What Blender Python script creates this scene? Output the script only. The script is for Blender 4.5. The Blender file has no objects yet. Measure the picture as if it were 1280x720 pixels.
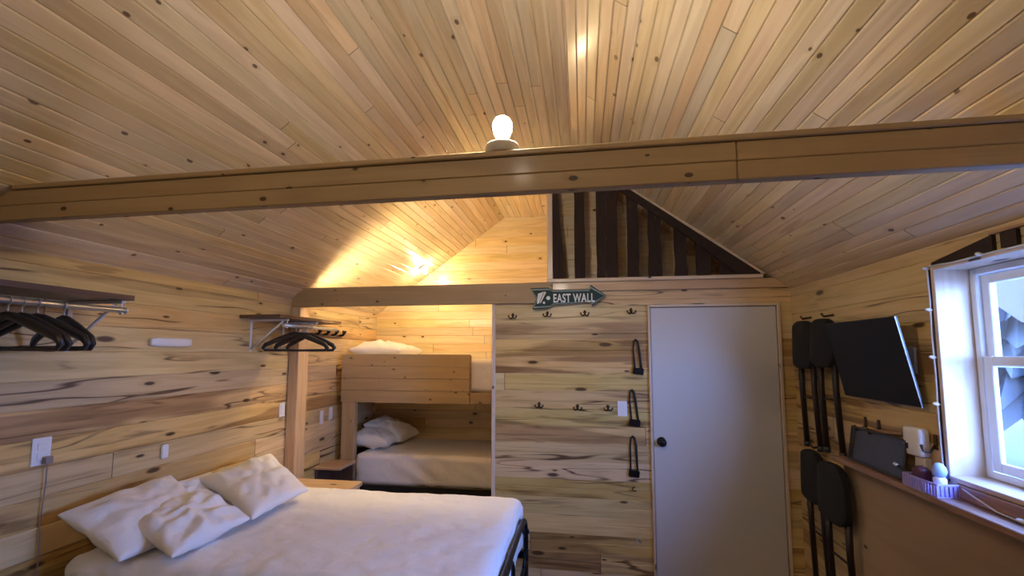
import bpy, bmesh, math, random
from mathutils import Vector, Matrix, noise, Euler
random.seed(7)
C = bpy.context.scene
COL = C.collection
E = 1.65                       # eye height; coordinates below are written relative to eye level
PI = math.pi

# ------------------------------------------------------------------ camera, world, exposure
cam = bpy.data.objects.new('camera', bpy.data.cameras.new('camera'))
COL.objects.link(cam); C.camera = cam
cam.location = (0, 0, E)
cam.rotation_euler = (math.radians(90 + 4.899), 0, math.radians(8.898))
cam.data.sensor_width = 36; cam.data.lens = 36 * 560 / 1280
cam.data.shift_y = 32 / 1280
cam.data.clip_start = .02

C.view_settings.view_transform = 'Standard'
C.view_settings.look = 'None'
C.view_settings.gamma = 1
C.view_settings.use_curve_mapping = False
C.view_settings.exposure = 0.52
C.cycles.use_denoising = True
C.cycles.max_bounces = 10
C.cycles.diffuse_bounces = 6
C.cycles.sample_clamp_indirect = 6

SKY = 33.0
LAMP_A = 325.0      # bulb on the tie beam, also the added bulb behind the camera
LAMP_B = 380.0       # bulb under the alcove roof
LAMP_C = 115.0       # tube behind the alcove header

w = bpy.data.worlds.new('sky'); C.world = w; w.use_nodes = True
nt = w.node_tree; nt.nodes.clear()
wo = nt.nodes.new('ShaderNodeOutputWorld'); bg = nt.nodes.new('ShaderNodeBackground')
tc = nt.nodes.new('ShaderNodeTexCoord'); sx = nt.nodes.new('ShaderNodeSeparateXYZ')
rp = nt.nodes.new('ShaderNodeValToRGB')
nt.links.new(tc.outputs['Generated'], sx.inputs[0]); nt.links.new(sx.outputs[2], rp.inputs[0])
rp.color_ramp.elements[0].position = 0.0; rp.color_ramp.elements[0].color = (.24, .42, 1, 1)
rp.color_ramp.elements[1].position = .6; rp.color_ramp.elements[1].color = (.16, .32, 1, 1)
nt.links.new(rp.outputs[0], bg.inputs[0]); bg.inputs[1].default_value = SKY
nt.links.new(bg.outputs[0], wo.inputs[0])

# daylight portal in the window opening (guides sampling of the sky, gives no light of its own)
pl = bpy.data.lights.new('window_portal', 'AREA'); pl.shape = 'RECTANGLE'; pl.size = .95; pl.size_y = .78
pl.cycles.is_portal = True
po = bpy.data.objects.new('window_portal', pl); COL.objects.link(po)
po.location = (1.56, 1.48, E - .07); po.rotation_euler = (0, math.radians(90), 0)
po['kind'] = 'helper'

# ------------------------------------------------------------------ materials
class NT:
    def __init__(s, name):
        s.m = bpy.data.materials.new(name); s.m.use_nodes = True
        s.t = s.m.node_tree; s.t.nodes.clear()
        s.out = s.n('ShaderNodeOutputMaterial'); s.b = s.n('ShaderNodeBsdfPrincipled')
        s.l(s.b.outputs[0], s.out.inputs[0])
    def n(s, k, **kw):
        x = s.t.nodes.new(k)
        for a, v in kw.items(): setattr(x, a, v)
        return x
    def l(s, a, b): s.t.links.new(a, b)
    def put(s, sock, v):
        if isinstance(v, (int, float)): sock.default_value = v
        elif isinstance(v, (tuple, list)):
            sock.default_value = tuple(v) if len(v) == len(sock.default_value) else tuple(v) + (1,)
        else: s.l(v, sock)
    def math(s, op, a, b=0.0, c=0.0):
        x = s.n('ShaderNodeMath', operation=op); s.put(x.inputs[0], a); s.put(x.inputs[1], b); s.put(x.inputs[2], c)
        return x.outputs[0]
    def comb(s, x, y, z):
        k = s.n('ShaderNodeCombineXYZ')
        for i, v in enumerate((x, y, z)): s.put(k.inputs[i], v)
        return k.outputs[0]
    def sep(s, v):
        k = s.n('ShaderNodeSeparateXYZ'); s.l(v, k.inputs[0]); return k.outputs
    def noise(s, vec, scale=1., detail=2., rough=.5, dist=0.):
        k = s.n('ShaderNodeTexNoise'); s.l(vec, k.inputs['Vector'])
        k.inputs['Scale'].default_value = scale; k.inputs['Detail'].default_value = detail
        k.inputs['Roughness'].default_value = rough; k.inputs['Distortion'].default_value = dist
        return k.outputs[0]
    def ramp(s, f, lo, hi):
        k = s.n('ShaderNodeMapRange', interpolation_type='SMOOTHSTEP')
        s.put(k.inputs[0], f); k.inputs[1].default_value = lo; k.inputs[2].default_value = hi
        return k.outputs[0]
    def mix(s, f, a, b, mode='MIX'):
        k = s.n('ShaderNodeMix', data_type='RGBA', blend_type=mode)
        s.put(k.inputs[0], f); s.put(k.inputs[6], a); s.put(k.inputs[7], b)
        return k.outputs[2]
    def bump(s, h, strength, dist):
        k = s.n('ShaderNodeBump'); k.inputs['Strength'].default_value = strength; k.inputs['Distance'].default_value = dist
        s.l(h, k.inputs['Height']); s.l(k.outputs[0], s.b.inputs['Normal'])
    def set(s, **kw):
        for a, v in kw.items(): s.put(s.b.inputs[a.replace('_', ' ')], v)
        return s.m

def wood(name, light, dark, streak, knot=(.05, .02, .008), pitch=1000., L=1000., streak_amt=.8, streak_lo=.56, streak_hi=.66,
         knots=.25, tint=.3, rough=.34, coat=.35, ring=42., joint=False, kscale=1., wild=False):
    s = NT(name)
    uv = s.n('ShaderNodeUVMap'); u, v, _ = s.sep(uv.outputs[0])
    vb = s.math('FLOOR', s.math('DIVIDE', v, pitch))
    w1 = s.n('ShaderNodeTexWhiteNoise', noise_dimensions='1D'); s.l(vb, w1.inputs['W'])
    ul = s.math('ADD', s.math('DIVIDE', u, L), s.math('MULTIPLY', w1.outputs[0], 7.3))
    ub = s.math('FLOOR', ul)
    w2 = s.n('ShaderNodeTexWhiteNoise', noise_dimensions='3D'); s.l(s.comb(vb, ub, .37), w2.inputs['Vector'])
    rA, rB, rC = s.sep(w2.outputs['Color'])
    pu = s.math('ADD', u, s.math('MULTIPLY', rA, 31.)); pv = s.math('ADD', v, s.math('MULTIPLY', rB, 17.)); pw = s.math('MULTIPLY', rC, 9.)
    # knots
    kv = s.n('ShaderNodeTexVoronoi', voronoi_dimensions='2D'); kv.inputs['Scale'].default_value = 1
    s.l(s.comb(s.math('MULTIPLY', pu, (2.9 if wild else 4.6) * kscale), s.math('MULTIPLY', pv, (9. if wild else 8.) * kscale), 0.), kv.inputs['Vector'])
    kc = s.sep(kv.outputs['Color'])

    gate = s.math('LESS_THAN', kc[0], knots)
    ksize = s.math('ADD', s.math('MULTIPLY', kc[1], .09), .045)
    kd = s.math('DIVIDE', kv.outputs['Distance'], ksize)
    kn = s.math('MULTIPLY', s.ramp(kd, 1.3 if wild else 1.15, .6 if wild else .7), gate)
    halo = s.math('MULTIPLY', s.ramp(kd, 3.6, .8), gate)
    # grain
    rn = s.noise(s.comb(s.math('MULTIPLY', pu, 1.1), s.math('MULTIPLY', pv, 13.), pw), 1., 2., .5, .15)
    rn = s.math('ADD', rn, s.math('MULTIPLY', halo, .10))
    rings = s.math('MULTIPLY_ADD', s.math('SINE', s.math('MULTIPLY', rn, ring)), .5, .5)
    fine = s.noise(s.comb(s.math('MULTIPLY', pu, 5.), s.math('MULTIPLY', pv, 190.), pw), 1., 3., .6)
    st = s.noise(s.comb(s.math('MULTIPLY', pu, 1.5), s.math('MULTIPLY', pv, 17.), s.math('ADD', pw, 40.)), 1., 3., .55, .3)
    stm = s.math('MULTIPLY', s.ramp(st, streak_lo, streak_hi), s.math('MULTIPLY_ADD', rC, .8, .2))
    col = s.mix(s.math('MULTIPLY', rings, .55), light, dark)
    col = s.mix(s.math('MULTIPLY', s.ramp(fine, .45, .75), .28), col, dark)
    if wild:
        bn = s.noise(s.comb(s.math('MULTIPLY', pu, .55), s.math('MULTIPLY', pv, 6.), pw), 1., 3., .5, .4)
        bm_ = s.math('MULTIPLY', s.ramp(bn, .50, .57), s.ramp(rC, .25, .6))
        col = s.mix(s.math('MULTIPLY', bm_, .85), col, s.mix(rings, (.36, .215, .10), (.25, .14, .062)))
        tn = s.noise(s.comb(s.math('MULTIPLY', pu, .8), s.math('MULTIPLY', pv, 9.), s.math('ADD', pw, 20.)), 1., 2., .5, .3)
        ln = s.ramp(s.math('ABSOLUTE', s.math('SUBTRACT', tn, .52)), .022, .002)
        lg = s.ramp(s.noise(s.comb(s.math('MULTIPLY', pu, 1.4), s.math('MULTIPLY', pv, 5.), s.math('ADD', pw, 70.)), 1., 2.), .46, .60)
        stm = s.math('MAXIMUM', s.math('MULTIPLY', stm, .75), s.math('MULTIPLY', ln, lg))
    col = s.mix(s.math('MULTIPLY', stm, streak_amt), col, streak)
    col = s.mix(s.math('MULTIPLY', halo, .40), col, dark)
    col = s.mix(s.math('MULTIPLY', kn, .93), col, knot)
    hs = s.n('ShaderNodeHueSaturation'); s.l(col, hs.inputs['Color'])
    s.l(s.math('MULTIPLY_ADD', rB, tint, 1 - tint * .55), hs.inputs['Value'])
    s.l(s.math('MULTIPLY_ADD', rC, .30, .85), hs.inputs['Saturation'])
    s.l(s.math('MULTIPLY_ADD', rA, .018, .496), hs.inputs['Hue'])
    col = hs.outputs[0]
    h = s.math('MULTIPLY_ADD', fine, .5, s.math('MULTIPLY', rings, .3))
    if joint:
        fr = s.math('FRACT', ul)
        d = s.math('MULTIPLY', s.math('MINIMUM', fr, s.math('SUBTRACT', 1., fr)), L)
        jm = s.ramp(d, .0035, .001)
        col = s.mix(s.math('MULTIPLY', jm, .8), col, (.06, .03, .015))
    s.bump(h, .12, .002)
    return s.set(Base_Color=col, Roughness=rough, Coat_Weight=coat, Coat_Roughness=.14)

def plain(name, color, rough=.5, metal=0., coat=0., var=.12, scale=30., bump=.05, emit=None, power=0.):
    s = NT(name); tcn = s.n('ShaderNodeTexCoord')
    nz = s.noise(tcn.outputs['Object'], scale, 3., .55)
    c = s.mix(nz, tuple(x * (1 - var) for x in color), tuple(min(1, x * (1 + var)) for x in color))
    if bump: s.bump(nz, bump, .004)
    s.set(Base_Color=c, Roughness=rough, Metallic=metal, Coat_Weight=coat)
    if emit: s.set(Emission_Color=emit, Emission_Strength=power)
    return s.m

M = {}
M['ceil'] = wood('varnished_ceiling_pine', (.68, .53, .355), (.52, .37, .225), (.34, .20, .11), pitch=.058, L=3.9, streak_amt=.6,
                 streak_lo=.60, streak_hi=.72, knots=.13, tint=.30, rough=.30, coat=.5, joint=True, ring=26., kscale=1.6, knot=(.085, .036, .015))
M['wall'] = wood('knotty_wall_boards', (.68, .475, .225), (.52, .33, .13), (.11, .043, .016), pitch=.12, L=4.3, streak_amt=.95,
                 streak_lo=.58, streak_hi=.68, knots=.32, knot=(.055, .022, .009), tint=.30, rough=.36, coat=.3, joint=True, ring=26., wild=True)
M['alc'] = wood('narrow_alcove_boards', (.72, .55, .33), (.56, .39, .20), (.46, .28, .13), pitch=.087, L=1.9, streak_amt=.4,
                knots=.14, tint=.18, rough=.36, coat=.3, joint=True, ring=30.)
M['beam'] = wood('beam_pine', (.46, .325, .145), (.35, .23, .09), (.28, .16, .065), knots=.22, streak_amt=.5, tint=.0, rough=.55, coat=.05, ring=16., kscale=2.)
M['pine'] = wood('furniture_pine', (.64, .43, .21), (.47, .28, .12), (.34, .17, .07), knots=.22, streak_amt=.5, tint=.0, rough=.4, coat=.2, ring=26.)
M['pale'] = wood('pale_jamb_pine', (.70, .56, .40), (.58, .42, .27), (.45, .28, .15), knots=.2, streak_amt=.3, tint=.0, rough=.42, coat=.2, ring=22.)
M['ply'] = wood('plywood_panel', (.37, .255, .135), (.32, .21, .105), (.27, .17, .085), knots=.05, streak_amt=.3, tint=.0, rough=.65, coat=.0, ring=12.)
M['shelf'] = wood('dark_shelf_wood', (.13, .068, .035), (.085, .04, .02), (.07, .03, .015), knots=.2, tint=.0, rough=.45, coat=.2)
M['bark'] = wood('dark_rough_slat_wood', (.030, .013, .008), (.015, .006, .004), (.008, .004, .003), knots=.3, tint=.0, rough=.85, coat=.0)
M['sill'] = wood('brown_sill_wood', (.36, .20, .11), (.24, .12, .06), (.12, .055, .03), knots=.25, tint=.0, rough=.45, coat=.2)
M['floor'] = wood('floor_boards', (.13, .075, .04), (.09, .05, .028), (.05, .025, .014), pitch=.14, L=1.6, tint=.3, joint=True)
M['door'] = plain('grey_door_paint', (.60, .575, .55), .42, var=.02, scale=120, bump=.02)
M['black'] = plain('black_metal', (.012, .012, .014), .38, .6, var=.1)
M['knob'] = plain('black_knob', (.015, .013, .012), .3, .5)
M['white_pl'] = plain('white_plastic', (.80, .78, .77), .35, var=.03, bump=0)
M['white_mt'] = plain('white_coated_steel', (.72, .70, .66), .32, .1, var=.03)
M['grey_mt'] = plain('grey_rod_metal', (.55, .53, .50), .3, .7, var=.05)
M['brass'] = plain('dark_bronze', (.09, .055, .028), .35, .8)
M['blk_pl'] = plain('black_plastic', (.022, .020, .021), .38, var=.1)
M['blk_fab'] = plain('black_padded_vinyl', (.007, .007, .008), .8, var=.2, scale=60, bump=.2)
M['brn_mt'] = plain('dark_brown_tube', (.022, .013, .012), .42, .2)
M['strap'] = plain('black_strap', (.02, .018, .016), .7, var=.2, scale=200)
M['tv'] = plain('tv_screen', (.006, .007, .008), .45, var=.1, bump=0)
M['tv'].node_tree.nodes['Principled BSDF'].inputs['Specular IOR Level'].default_value = .22
M['bezel'] = plain('tv_edge', (.45, .45, .47), .4, .2, bump=0)
M['tray'] = plain('dark_grey_tray', (.045, .047, .052), .28, .2, coat=.3)
M['lilac'] = plain('lilac_plastic', (.42, .36, .78), .4, bump=0)
M['plum'] = plain('plum_plastic', (.10, .03, .05), .45)
M['navy'] = plain('navy_plastic', (.03, .03, .12), .4)
M['ltblue'] = plain('light_blue_plastic', (.40, .55, .85), .35)
M['cream'] = plain('cream_plastic', (.62, .55, .46), .4, bump=0)
M['porc'] = plain('porcelain_holder', (.55, .50, .42), .35, var=.05)
M['bulb'] = plain('lit_bulb_glass', (1, .95, .85), .3, bump=0, emit=(1, .89, .74), power=LAMP_A)
M['bulb_b'] = plain('lit_warm_bulb', (1, .9, .7), .3, bump=0, emit=(1, .76, .42), power=LAMP_B)
M['tube'] = plain('lit_warm_tube', (1, .9, .7), .3, bump=0, emit=(1, .76, .42), power=LAMP_C)
M['vinyl'] = plain('white_window_vinyl', (.78, .80, .82), .35, var=.02, bump=0)
M['cord'] = plain('grey_cord', (.26, .21, .19), .5)
M['void'] = plain('black_cloth_and_gap', (.004, .004, .004), .8)
M['green'] = plain('green_enamel', (.006, .036, .032), .65, var=.35, scale=14)
M['signrim'] = plain('worn_sign_rim', (.20, .26, .235), .45, var=.3, scale=40)
M['signtext'] = plain('worn_sign_lettering', (.72, .76, .70), .6, var=.2, scale=60)

def fabric(name, color, quilt):
    s = NT(name); tcn = s.n('ShaderNodeTexCoord'); o = tcn.outputs['Object']
    f = s.noise(o, 420., 2., .5); w_ = s.noise(o, 9., 3., .55, .6); h = s.math('MULTIPLY_ADD', f, .05, w_)
    if quilt:
        vo = s.n('ShaderNodeTexVoronoi', feature='SMOOTH_F1'); vo.inputs['Scale'].default_value = 14.
        wp = s.n('ShaderNodeTexNoise'); wp.inputs['Scale'].default_value = 5.; s.l(o, wp.inputs['Vector'])
        s.l(s.mix(.12, o, wp.outputs['Color']), vo.inputs['Vector'])
        h = s.math('MULTIPLY_ADD', vo.outputs['Distance'], 1.3, h)
    s.bump(h, .45 if quilt else .5, .014)
    c = s.mix(s.noise(o, 3.), tuple(x * .94 for x in color), color)
    return s.set(Base_Color=c, Roughness=.9, Sheen_Weight=.15)
M['sheet'] = fabric('quilted_white_cover', (.86, .84, .82), True)
M['pillow'] = fabric('white_pillow_cotton', (.85, .82, .78), False)

def glass():
    s = NT('window_glass'); s.t.nodes.remove(s.b)
    a = s.n('ShaderNodeBsdfTransparent'); g = s.n('ShaderNodeBsdfGlossy'); g.inputs['Roughness'].default_value = .03
    mx = s.n('ShaderNodeMixShader'); mx.inputs[0].default_value = .07
    s.l(a.outputs[0], mx.inputs[1]); s.l(g.outputs[0], mx.inputs[2]); s.l(mx.outputs[0], s.out.inputs[0])
    return s.m
M['glass'] = glass()
M['leaf'] = plain('spruce_needles', (.055, .062, .062), .8, var=.2, scale=3)
M['bark2'] = plain('spruce_bark', (.03, .028, .028), .8, var=.4, scale=8)
M['ground'] = plain('outdoor_ground', (.035, .037, .036), .9, var=.3, scale=2)
M['soffit'] = plain('porch_soffit', (.085, .060, .060), .7, var=.1)
M['metalroof'] = plain('porch_fascia', (.07, .075, .085), .5)

# ------------------------------------------------------------------ geometry helpers
LOC = {}
def uvl(bm): return bm.loops.layers.uv.get('UVMap') or bm.loops.layers.uv.new('UVMap')

def uv_box(bm, g=0, off=None):
    """UV in metres: u along grain axis g."""
    ly = uvl(bm); off = off or (random.uniform(0, 40), random.uniform(2, 60))
    for f in bm.faces:
        n = [abs(x) for x in f.normal]; d = n.index(max(n))
        ax = [a for a in range(3) if a != d]
        if g in ax: a, b = g, [x for x in ax if x != g][0]
        else: a, b = ax
        for lp in f.loops:
            lp[ly].uv = (lp.vert.co[a] + off[0], lp.vert.co[b] + off[1])

def merge(bm, tmp):
    me = bpy.data.meshes.new('t'); tmp.to_mesh(me); bm.from_mesh(me); bpy.data.meshes.remove(me); tmp.free()

def add_box(bm, lo, hi, g=0, bev=.003, rot=None, seg=1):
    t = bmesh.new(); bmesh.ops.create_cube(t, size=1)
    c = [(a + b) / 2 for a, b in zip(lo, hi)]; d = [abs(b - a) for a, b in zip(lo, hi)]
    for v in t.verts: v.co = Vector((v.co.x * d[0], v.co.y * d[1], v.co.z * d[2]))
    if bev: bmesh.ops.bevel(t, geom=t.edges[:], offset=min(bev, min(d) * .4), segments=seg, affect='EDGES', profile=.6)
    t.normal_update(); uv_box(t, g)
    m = Matrix.Translation(c)
    if rot is not None: m = m @ rot.to_4x4()
    t.transform(m); merge(bm, t)

def add_prism(bm, pts, off, g=0, bev=.0):
    """extrude a planar polygon (3-D points) by the vector off"""
    t = bmesh.new(); off = Vector(off)
    a = [t.verts.new(Vector(p)) for p in pts]; b = [t.verts.new(Vector(p) + off) for p in pts]
    t.faces.new(a); t.faces.new(b[::-1]); n = len(a)
    for i in range(n): t.faces.new((a[i], b[i], b[(i + 1) % n], a[(i + 1) % n]))
    bmesh.ops.recalc_face_normals(t, faces=t.faces[:])
    if bev: bmesh.ops.bevel(t, geom=t.edges[:], offset=bev, segments=1, affect='EDGES')
    t.normal_update(); uv_box(t, g); merge(bm, t)

def add_tube(bm, pts, r, n=10, closed=False, caps=True):
    pts = [Vector(p) for p in pts]; N = len(pts); rad = r if isinstance(r, (list, tuple)) else [r] * N
    rings = []; prev = None; dist = 0; ly = uvl(bm); us = []
    for i, p in enumerate(pts):
        if closed: t = pts[(i + 1) % N] - pts[i - 1]
        else: t = pts[min(i + 1, N - 1)] - pts[max(i - 1, 0)]
        t.normalize()
        if prev is None:
            x = t.orthogonal().normalized()
        else:
            x = prev - t * prev.dot(t); x = x.normalized() if x.length > 1e-6 else t.orthogonal().normalized()
        prev = x; y = t.cross(x)
        rings.append([bm.verts.new(p + (x * math.cos(2 * PI * k / n) + y * math.sin(2 * PI * k / n)) * rad[i]) for k in range(n)])
        if i: dist += (p - pts[i - 1]).length
        us.append(dist)
    for i in range(N if closed else N - 1):
        j = (i + 1) % N
        for k in range(n):
            f = bm.faces.new((rings[i][k], rings[i][(k + 1) % n], rings[j][(k + 1) % n], rings[j][k])); f.smooth = True
    if caps and not closed:
        bm.faces.new(rings[0][::-1]); bm.faces.new(rings[-1])

def arc(c, r, a0, a1, ax='xz', n=8):
    o = []
    for i in range(n + 1):
        a = math.radians(a0 + (a1 - a0) * i / n); p = [0, 0, 0]
        p['xyz'.index(ax[0])] = r * math.cos(a); p['xyz'.index(ax[1])] = r * math.sin(a)
        o.append(tuple(x + y for x, y in zip(c, p)))
    return o

def add_lathe(bm, prof, c=(0, 0, 0), axis=(0, 0, 1), n=24):
    q = Vector((0, 0, 1)).rotation_difference(Vector(axis)); c = Vector(c); rings = []
    for r, z in prof:
        if r < 1e-5: rings.append([bm.verts.new(c + q @ Vector((0, 0, z)))])
        else: rings.append([bm.verts.new(c + q @ Vector((r * math.cos(2 * PI * k / n), r * math.sin(2 * PI * k / n), z))) for k in range(n)])
    for a, b in zip(rings, rings[1:]):
        for k in range(n):
            k2 = (k + 1) % n
            if len(a) == 1 and len(b) == 1: continue
            if len(a) == 1: f = bm.faces.new((a[0], b[k2], b[k]))
            elif len(b) == 1: f = bm.faces.new((a[k], a[k2], b[0]))
            else: f = bm.faces.new((a[k], a[k2], b[k2], b[k]))
            f.smooth = True

def rounded_box(bm, lo, hi, r, cuts=10, smooth=True, fn=None):
    t = bmesh.new(); bmesh.ops.create_cube(t, size=2)
    bmesh.ops.subdivide_edges(t, edges=t.edges[:], cuts=cuts, use_grid_fill=True)
    c = Vector([(a + b) / 2 for a, b in zip(lo, hi)]); h = Vector([abs(b - a) / 2 for a, b in zip(lo, hi)])
    for v in t.verts:
        p = Vector((v.co.x * h.x, v.co.y * h.y, v.co.z * h.z))
        q = Vector([max(-(h[i] - r), min(h[i] - r, p[i])) for i in range(3)]); d = p - q
        if d.length > 1e-7: p = q + d.normalized() * r
        v.co = p + c
    t.normal_update()
    if fn:
        for v in t.verts: v.co = fn(v.co.copy(), v.normal.copy())
    for f in t.faces: f.smooth = smooth
    bmesh.ops.recalc_face_normals(t, faces=t.faces[:])
    uv_box(t, 0); merge(bm, t)

def obj(name, bm, mat, parent=None, smooth=False, mods=None):
    """bm in eye-relative world coordinates (or local ones when the parent is a local root)"""
    me = bpy.data.meshes.new(name)
    if smooth:
        for f in bm.faces: f.smooth = True
    o = bpy.data.objects.new(name, me)
    if parent is None:
        xs = [v.co for v in bm.verts]
        cx = (min(v.x for v in xs) + max(v.x for v in xs)) / 2; cy = (min(v.y for v in xs) + max(v.y for v in xs)) / 2; cz = min(v.z for v in xs)
        L = Vector((cx, cy, cz)); LOC[o.name] = L; o.location = L + Vector((0, 0, E))
    else:
        L = LOC[parent.name] if parent.name in LOC else Vector(); LOC[o.name] = L; o.parent = parent
        if parent.type == 'MESH' or parent.parent: pass
    bm.transform(Matrix.Translation(-L)); bm.to_mesh(me); bm.free()
    me.materials.append(M[mat] if isinstance(mat, str) else mat); COL.objects.link(o)
    return o

def tag(o, label, cat, group=None, kind=None):
    o['label'] = label; o['category'] = cat
    if group: o['group'] = group
    if kind: o['kind'] = kind
    return o

def thing(name, label, cat, loc, group=None):
    o = bpy.data.objects.new(name, None); o.empty_display_size = .05; COL.objects.link(o)
    o.location = Vector(loc) + Vector((0, 0, E)); LOC[o.name] = Vector(loc)
    return tag(o, label, cat, group)

def struct(name, bm, mat, parent=None, label=None):
    o = obj(name, bm, mat, parent)
    if parent is None:
        o['kind'] = 'structure'
        if label: o['label'] = label
    return o

def dup(root, loc, label, rotz=0, group=None):
    r = root.copy(); COL.objects.link(r); r.location = Vector(loc) + Vector((0, 0, E)); r.rotation_euler = (0, 0, rotz)
    r['label'] = label
    if group: r['group'] = group
    for ch in list(root.children):
        c = ch.copy(); COL.objects.link(c); c.parent = r
        for g in ch.children:
            d = g.copy(); COL.objects.link(d); d.parent = c
    return r

def B(): return bmesh.new()
def box(lo, hi, g=0, bev=.003, **k):
    b = bmesh.new(); add_box(b, lo, hi, g, bev, **k); return b

def boards(bm, O, U, V, N, u0, u1, v0, v1, pitch, voff=0., holes=(), clip=None, th=.03, gr=.004, krow=0):
    """tongue-and-groove boards running along U, stacked along V, bevelled where boards meet; rectangular holes (ua,ub,va,vb)"""
    O, U, V, N = map(Vector, (O, U, V, N)); ly = uvl(bm)
    ks = range(math.floor((v0 - voff) / pitch) - 1, math.ceil((v1 - voff) / pitch) + 2)
    edges = {round(voff + k * pitch, 6) for k in ks}
    cuts = sorted({v for v in edges if v0 < v < v1} | {v0, v1} | {h for hh in holes for h in hh[2:] if v0 < h < v1})
    for a, b in zip(cuts, cuts[1:]):
        if b - a < 1e-4: continue
        mid = (a + b) / 2; k = math.floor((mid - voff) / pitch); base = voff + k * pitch
        spans = [(u0, u1)]
        for ua, ub, va, vb in holes:
            if va <= mid <= vb:
                ns = []
                for s, e in spans:
                    if ub <= s or ua >= e: ns.append((s, e)); continue
                    if ua > s: ns.append((s, ua))
                    if ub < e: ns.append((ub, e))
                spans = ns
        ga = gr if round(a, 6) in edges else 0; gb = gr if round(b, 6) in edges else 0
        sec = [(a, -th), (a, -ga)] + ([(a + ga, 0)] if ga else []) + ([(b - gb, 0)] if gb else []) + [(b, -gb), (b, -th)]
        for s, e in spans:
            L, R = [], []
            for v, d in sec:
                ul, ur = s, e
                if clip:
                    cl, cr = clip(v); ul, ur = max(s, cl), min(e, cr)
                L.append((ul, v, d)); R.append((ur, v, d))
            if max(r[0] - l[0] for l, r in zip(L, R)) < .004: continue
            R = [(max(r[0], l[0] + .0005),) + r[1:] for l, r in zip(L, R)]
            mk = lambda q: bm.verts.new(O + U * q[0] + V * q[1] + N * q[2])
            vl = [mk(q) for q in L]; vr = [mk(q) for q in R]; n = len(vl)
            co = {}
            for x, q in zip(vl + vr, L + R): co[x] = q
            fs = [bm.faces.new((vl[i], vr[i], vr[(i + 1) % n], vl[(i + 1) % n])) for i in range(n)]
            fs += [bm.faces.new(vl[::-1]), bm.faces.new(vr)]
            for f in fs:
                for lp in f.loops:
                    q = co[lp.vert]; vv = min(max(q[1] - base, .0005), pitch - .0005)
                    lp[ly].uv = (q[0] + 11., (k + krow) * pitch + vv)
    return bm

# ------------------------------------------------------------------ the room
XL, XR, YB, YA, YF, ZF = -2.224, 1.361, 3.18, 4.62, -1.7, -E      # walls left/right, back wall, alcove back, front, floor
SL, ZS, ZT = .72, .41, 1.43                                      # roof slope, springing, flat top
XFL, XFR = XL + (ZT - ZS) / SL, XR - (ZT - ZS) / SL
sl = math.hypot(1, SL)

b = boards(B(), (XL - .2, YF - .1, ZF), (1, 0, 0), (0, 1, 0), (0, 0, 1), 0, XR - XL + .4, 0, YA - YF + .3, .14, th=.05)
bmesh.ops.recalc_face_normals(b, faces=b.faces[:]); struct('floor', b, 'floor')

def wall(name, O, U, V, N, u0, u1, v0, v1, pitch, mat, voff=0., holes=(), clip=None, th=.11, krow=0):
    b = boards(B(), O, U, V, N, u0, u1, v0, v1, pitch, voff, holes, clip, th, .004, krow)
    bmesh.ops.recalc_face_normals(b, faces=b.faces[:]); return struct(name, b, mat)

wall('wall_left', (XL, 0, 0), (0, 1, 0), (0, 0, 1), (1, 0, 0), YF - .1, YA + .1, ZF, ZS + .02, .12, 'wall')
WY0, WY1, WZ0, WZ1 = .98, 1.962, -.467, .322
wall('wall_right', (XR, 0, 0), (0, 1, 0), (0, 0, 1), (-1, 0, 0), YF - .1, YA + .1, ZF, ZS + .02, .12, 'wall', holes=[(WY0, WY1, WZ0, WZ1)], krow=40)
DX0, DX1, DZ = .445, 1.282, .318
AX1, AZ1 = -.636, .34
wall('wall_back', (0, YB, 0), (1, 0, 0), (0, 0, 1), (0, -1, 0), XL, XR, ZF, .49, .1175, 'wall', voff=.01,
     holes=[(XL - .1, AX1, ZF - 1, .491), (DX0, DX1, ZF - 1, DZ)], th=.09, krow=80)
gab = lambda z: (XL + (z - ZS) / SL - .02, XR - (z - ZS) / SL + .02) if z > ZS else (XL - .2, XR + .2)
wall('wall_alcove', (0, YA, 0), (1, 0, 0), (0, 0, 1), (0, -1, 0), XL - .1, XR + .1, ZF, ZT + .02, .087, 'alc', clip=gab, krow=10)
wall('wall_front', (0, YF, 0), (1, 0, 0), (0, 0, 1), (0, 1, 0), XL - .1, XR + .1, ZF, ZT + .02, .12, 'wall', clip=gab, krow=150)
# partition between bunk alcove and the washroom, and the washroom's lid under the loft
struct('wall_partition', box((-.24, YB + .09, ZF), (-.20, YA, ZT), 1), 'pine')
struct('wall_washroom_lid', box((-.20, YB + .09, .44), (XR, YA, .485), 1), 'pine')

lw = lambda z: (-.199, XR - (z - ZS) / SL + .02)
wall('wall_loft', (0, 3.50, 0), (1, 0, 0), (0, 0, 1), (0, -1, 0), -.199, XR, .4855, ZT + .02, .12, 'alc', clip=lw, th=.03, krow=500)
b = B()
boards(b, (XL, 0, ZS), (0, 1, 0), (1 / sl, 0, SL / sl), (SL / sl, 0, -1 / sl), YF - .1, YA + .1, -.12, (XFL - XL) * sl, .058, (XFL - XL) * sl - .058 * 40, th=.03, gr=.0048, krow=200)
boards(b, (XR, 0, ZS), (0, 1, 0), (-1 / sl, 0, SL / sl), (-SL / sl, 0, -1 / sl), YF - .1, YA + .1, -.12, (XR - XFR) * sl, .058, (XR - XFR) * sl - .058 * 40, th=.03, gr=.0048, krow=300)
boards(b, (XFL, 0, ZT), (0, 1, 0), (1, 0, 0), (0, 0, -1), YF - .1, YA + .1, -.02, XFR - XFL + .02, .062, 0, th=.03, gr=.0048, krow=400)
bmesh.ops.recalc_face_normals(b, faces=b.faces[:]); struct('ceiling', b, 'ceil')

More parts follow.
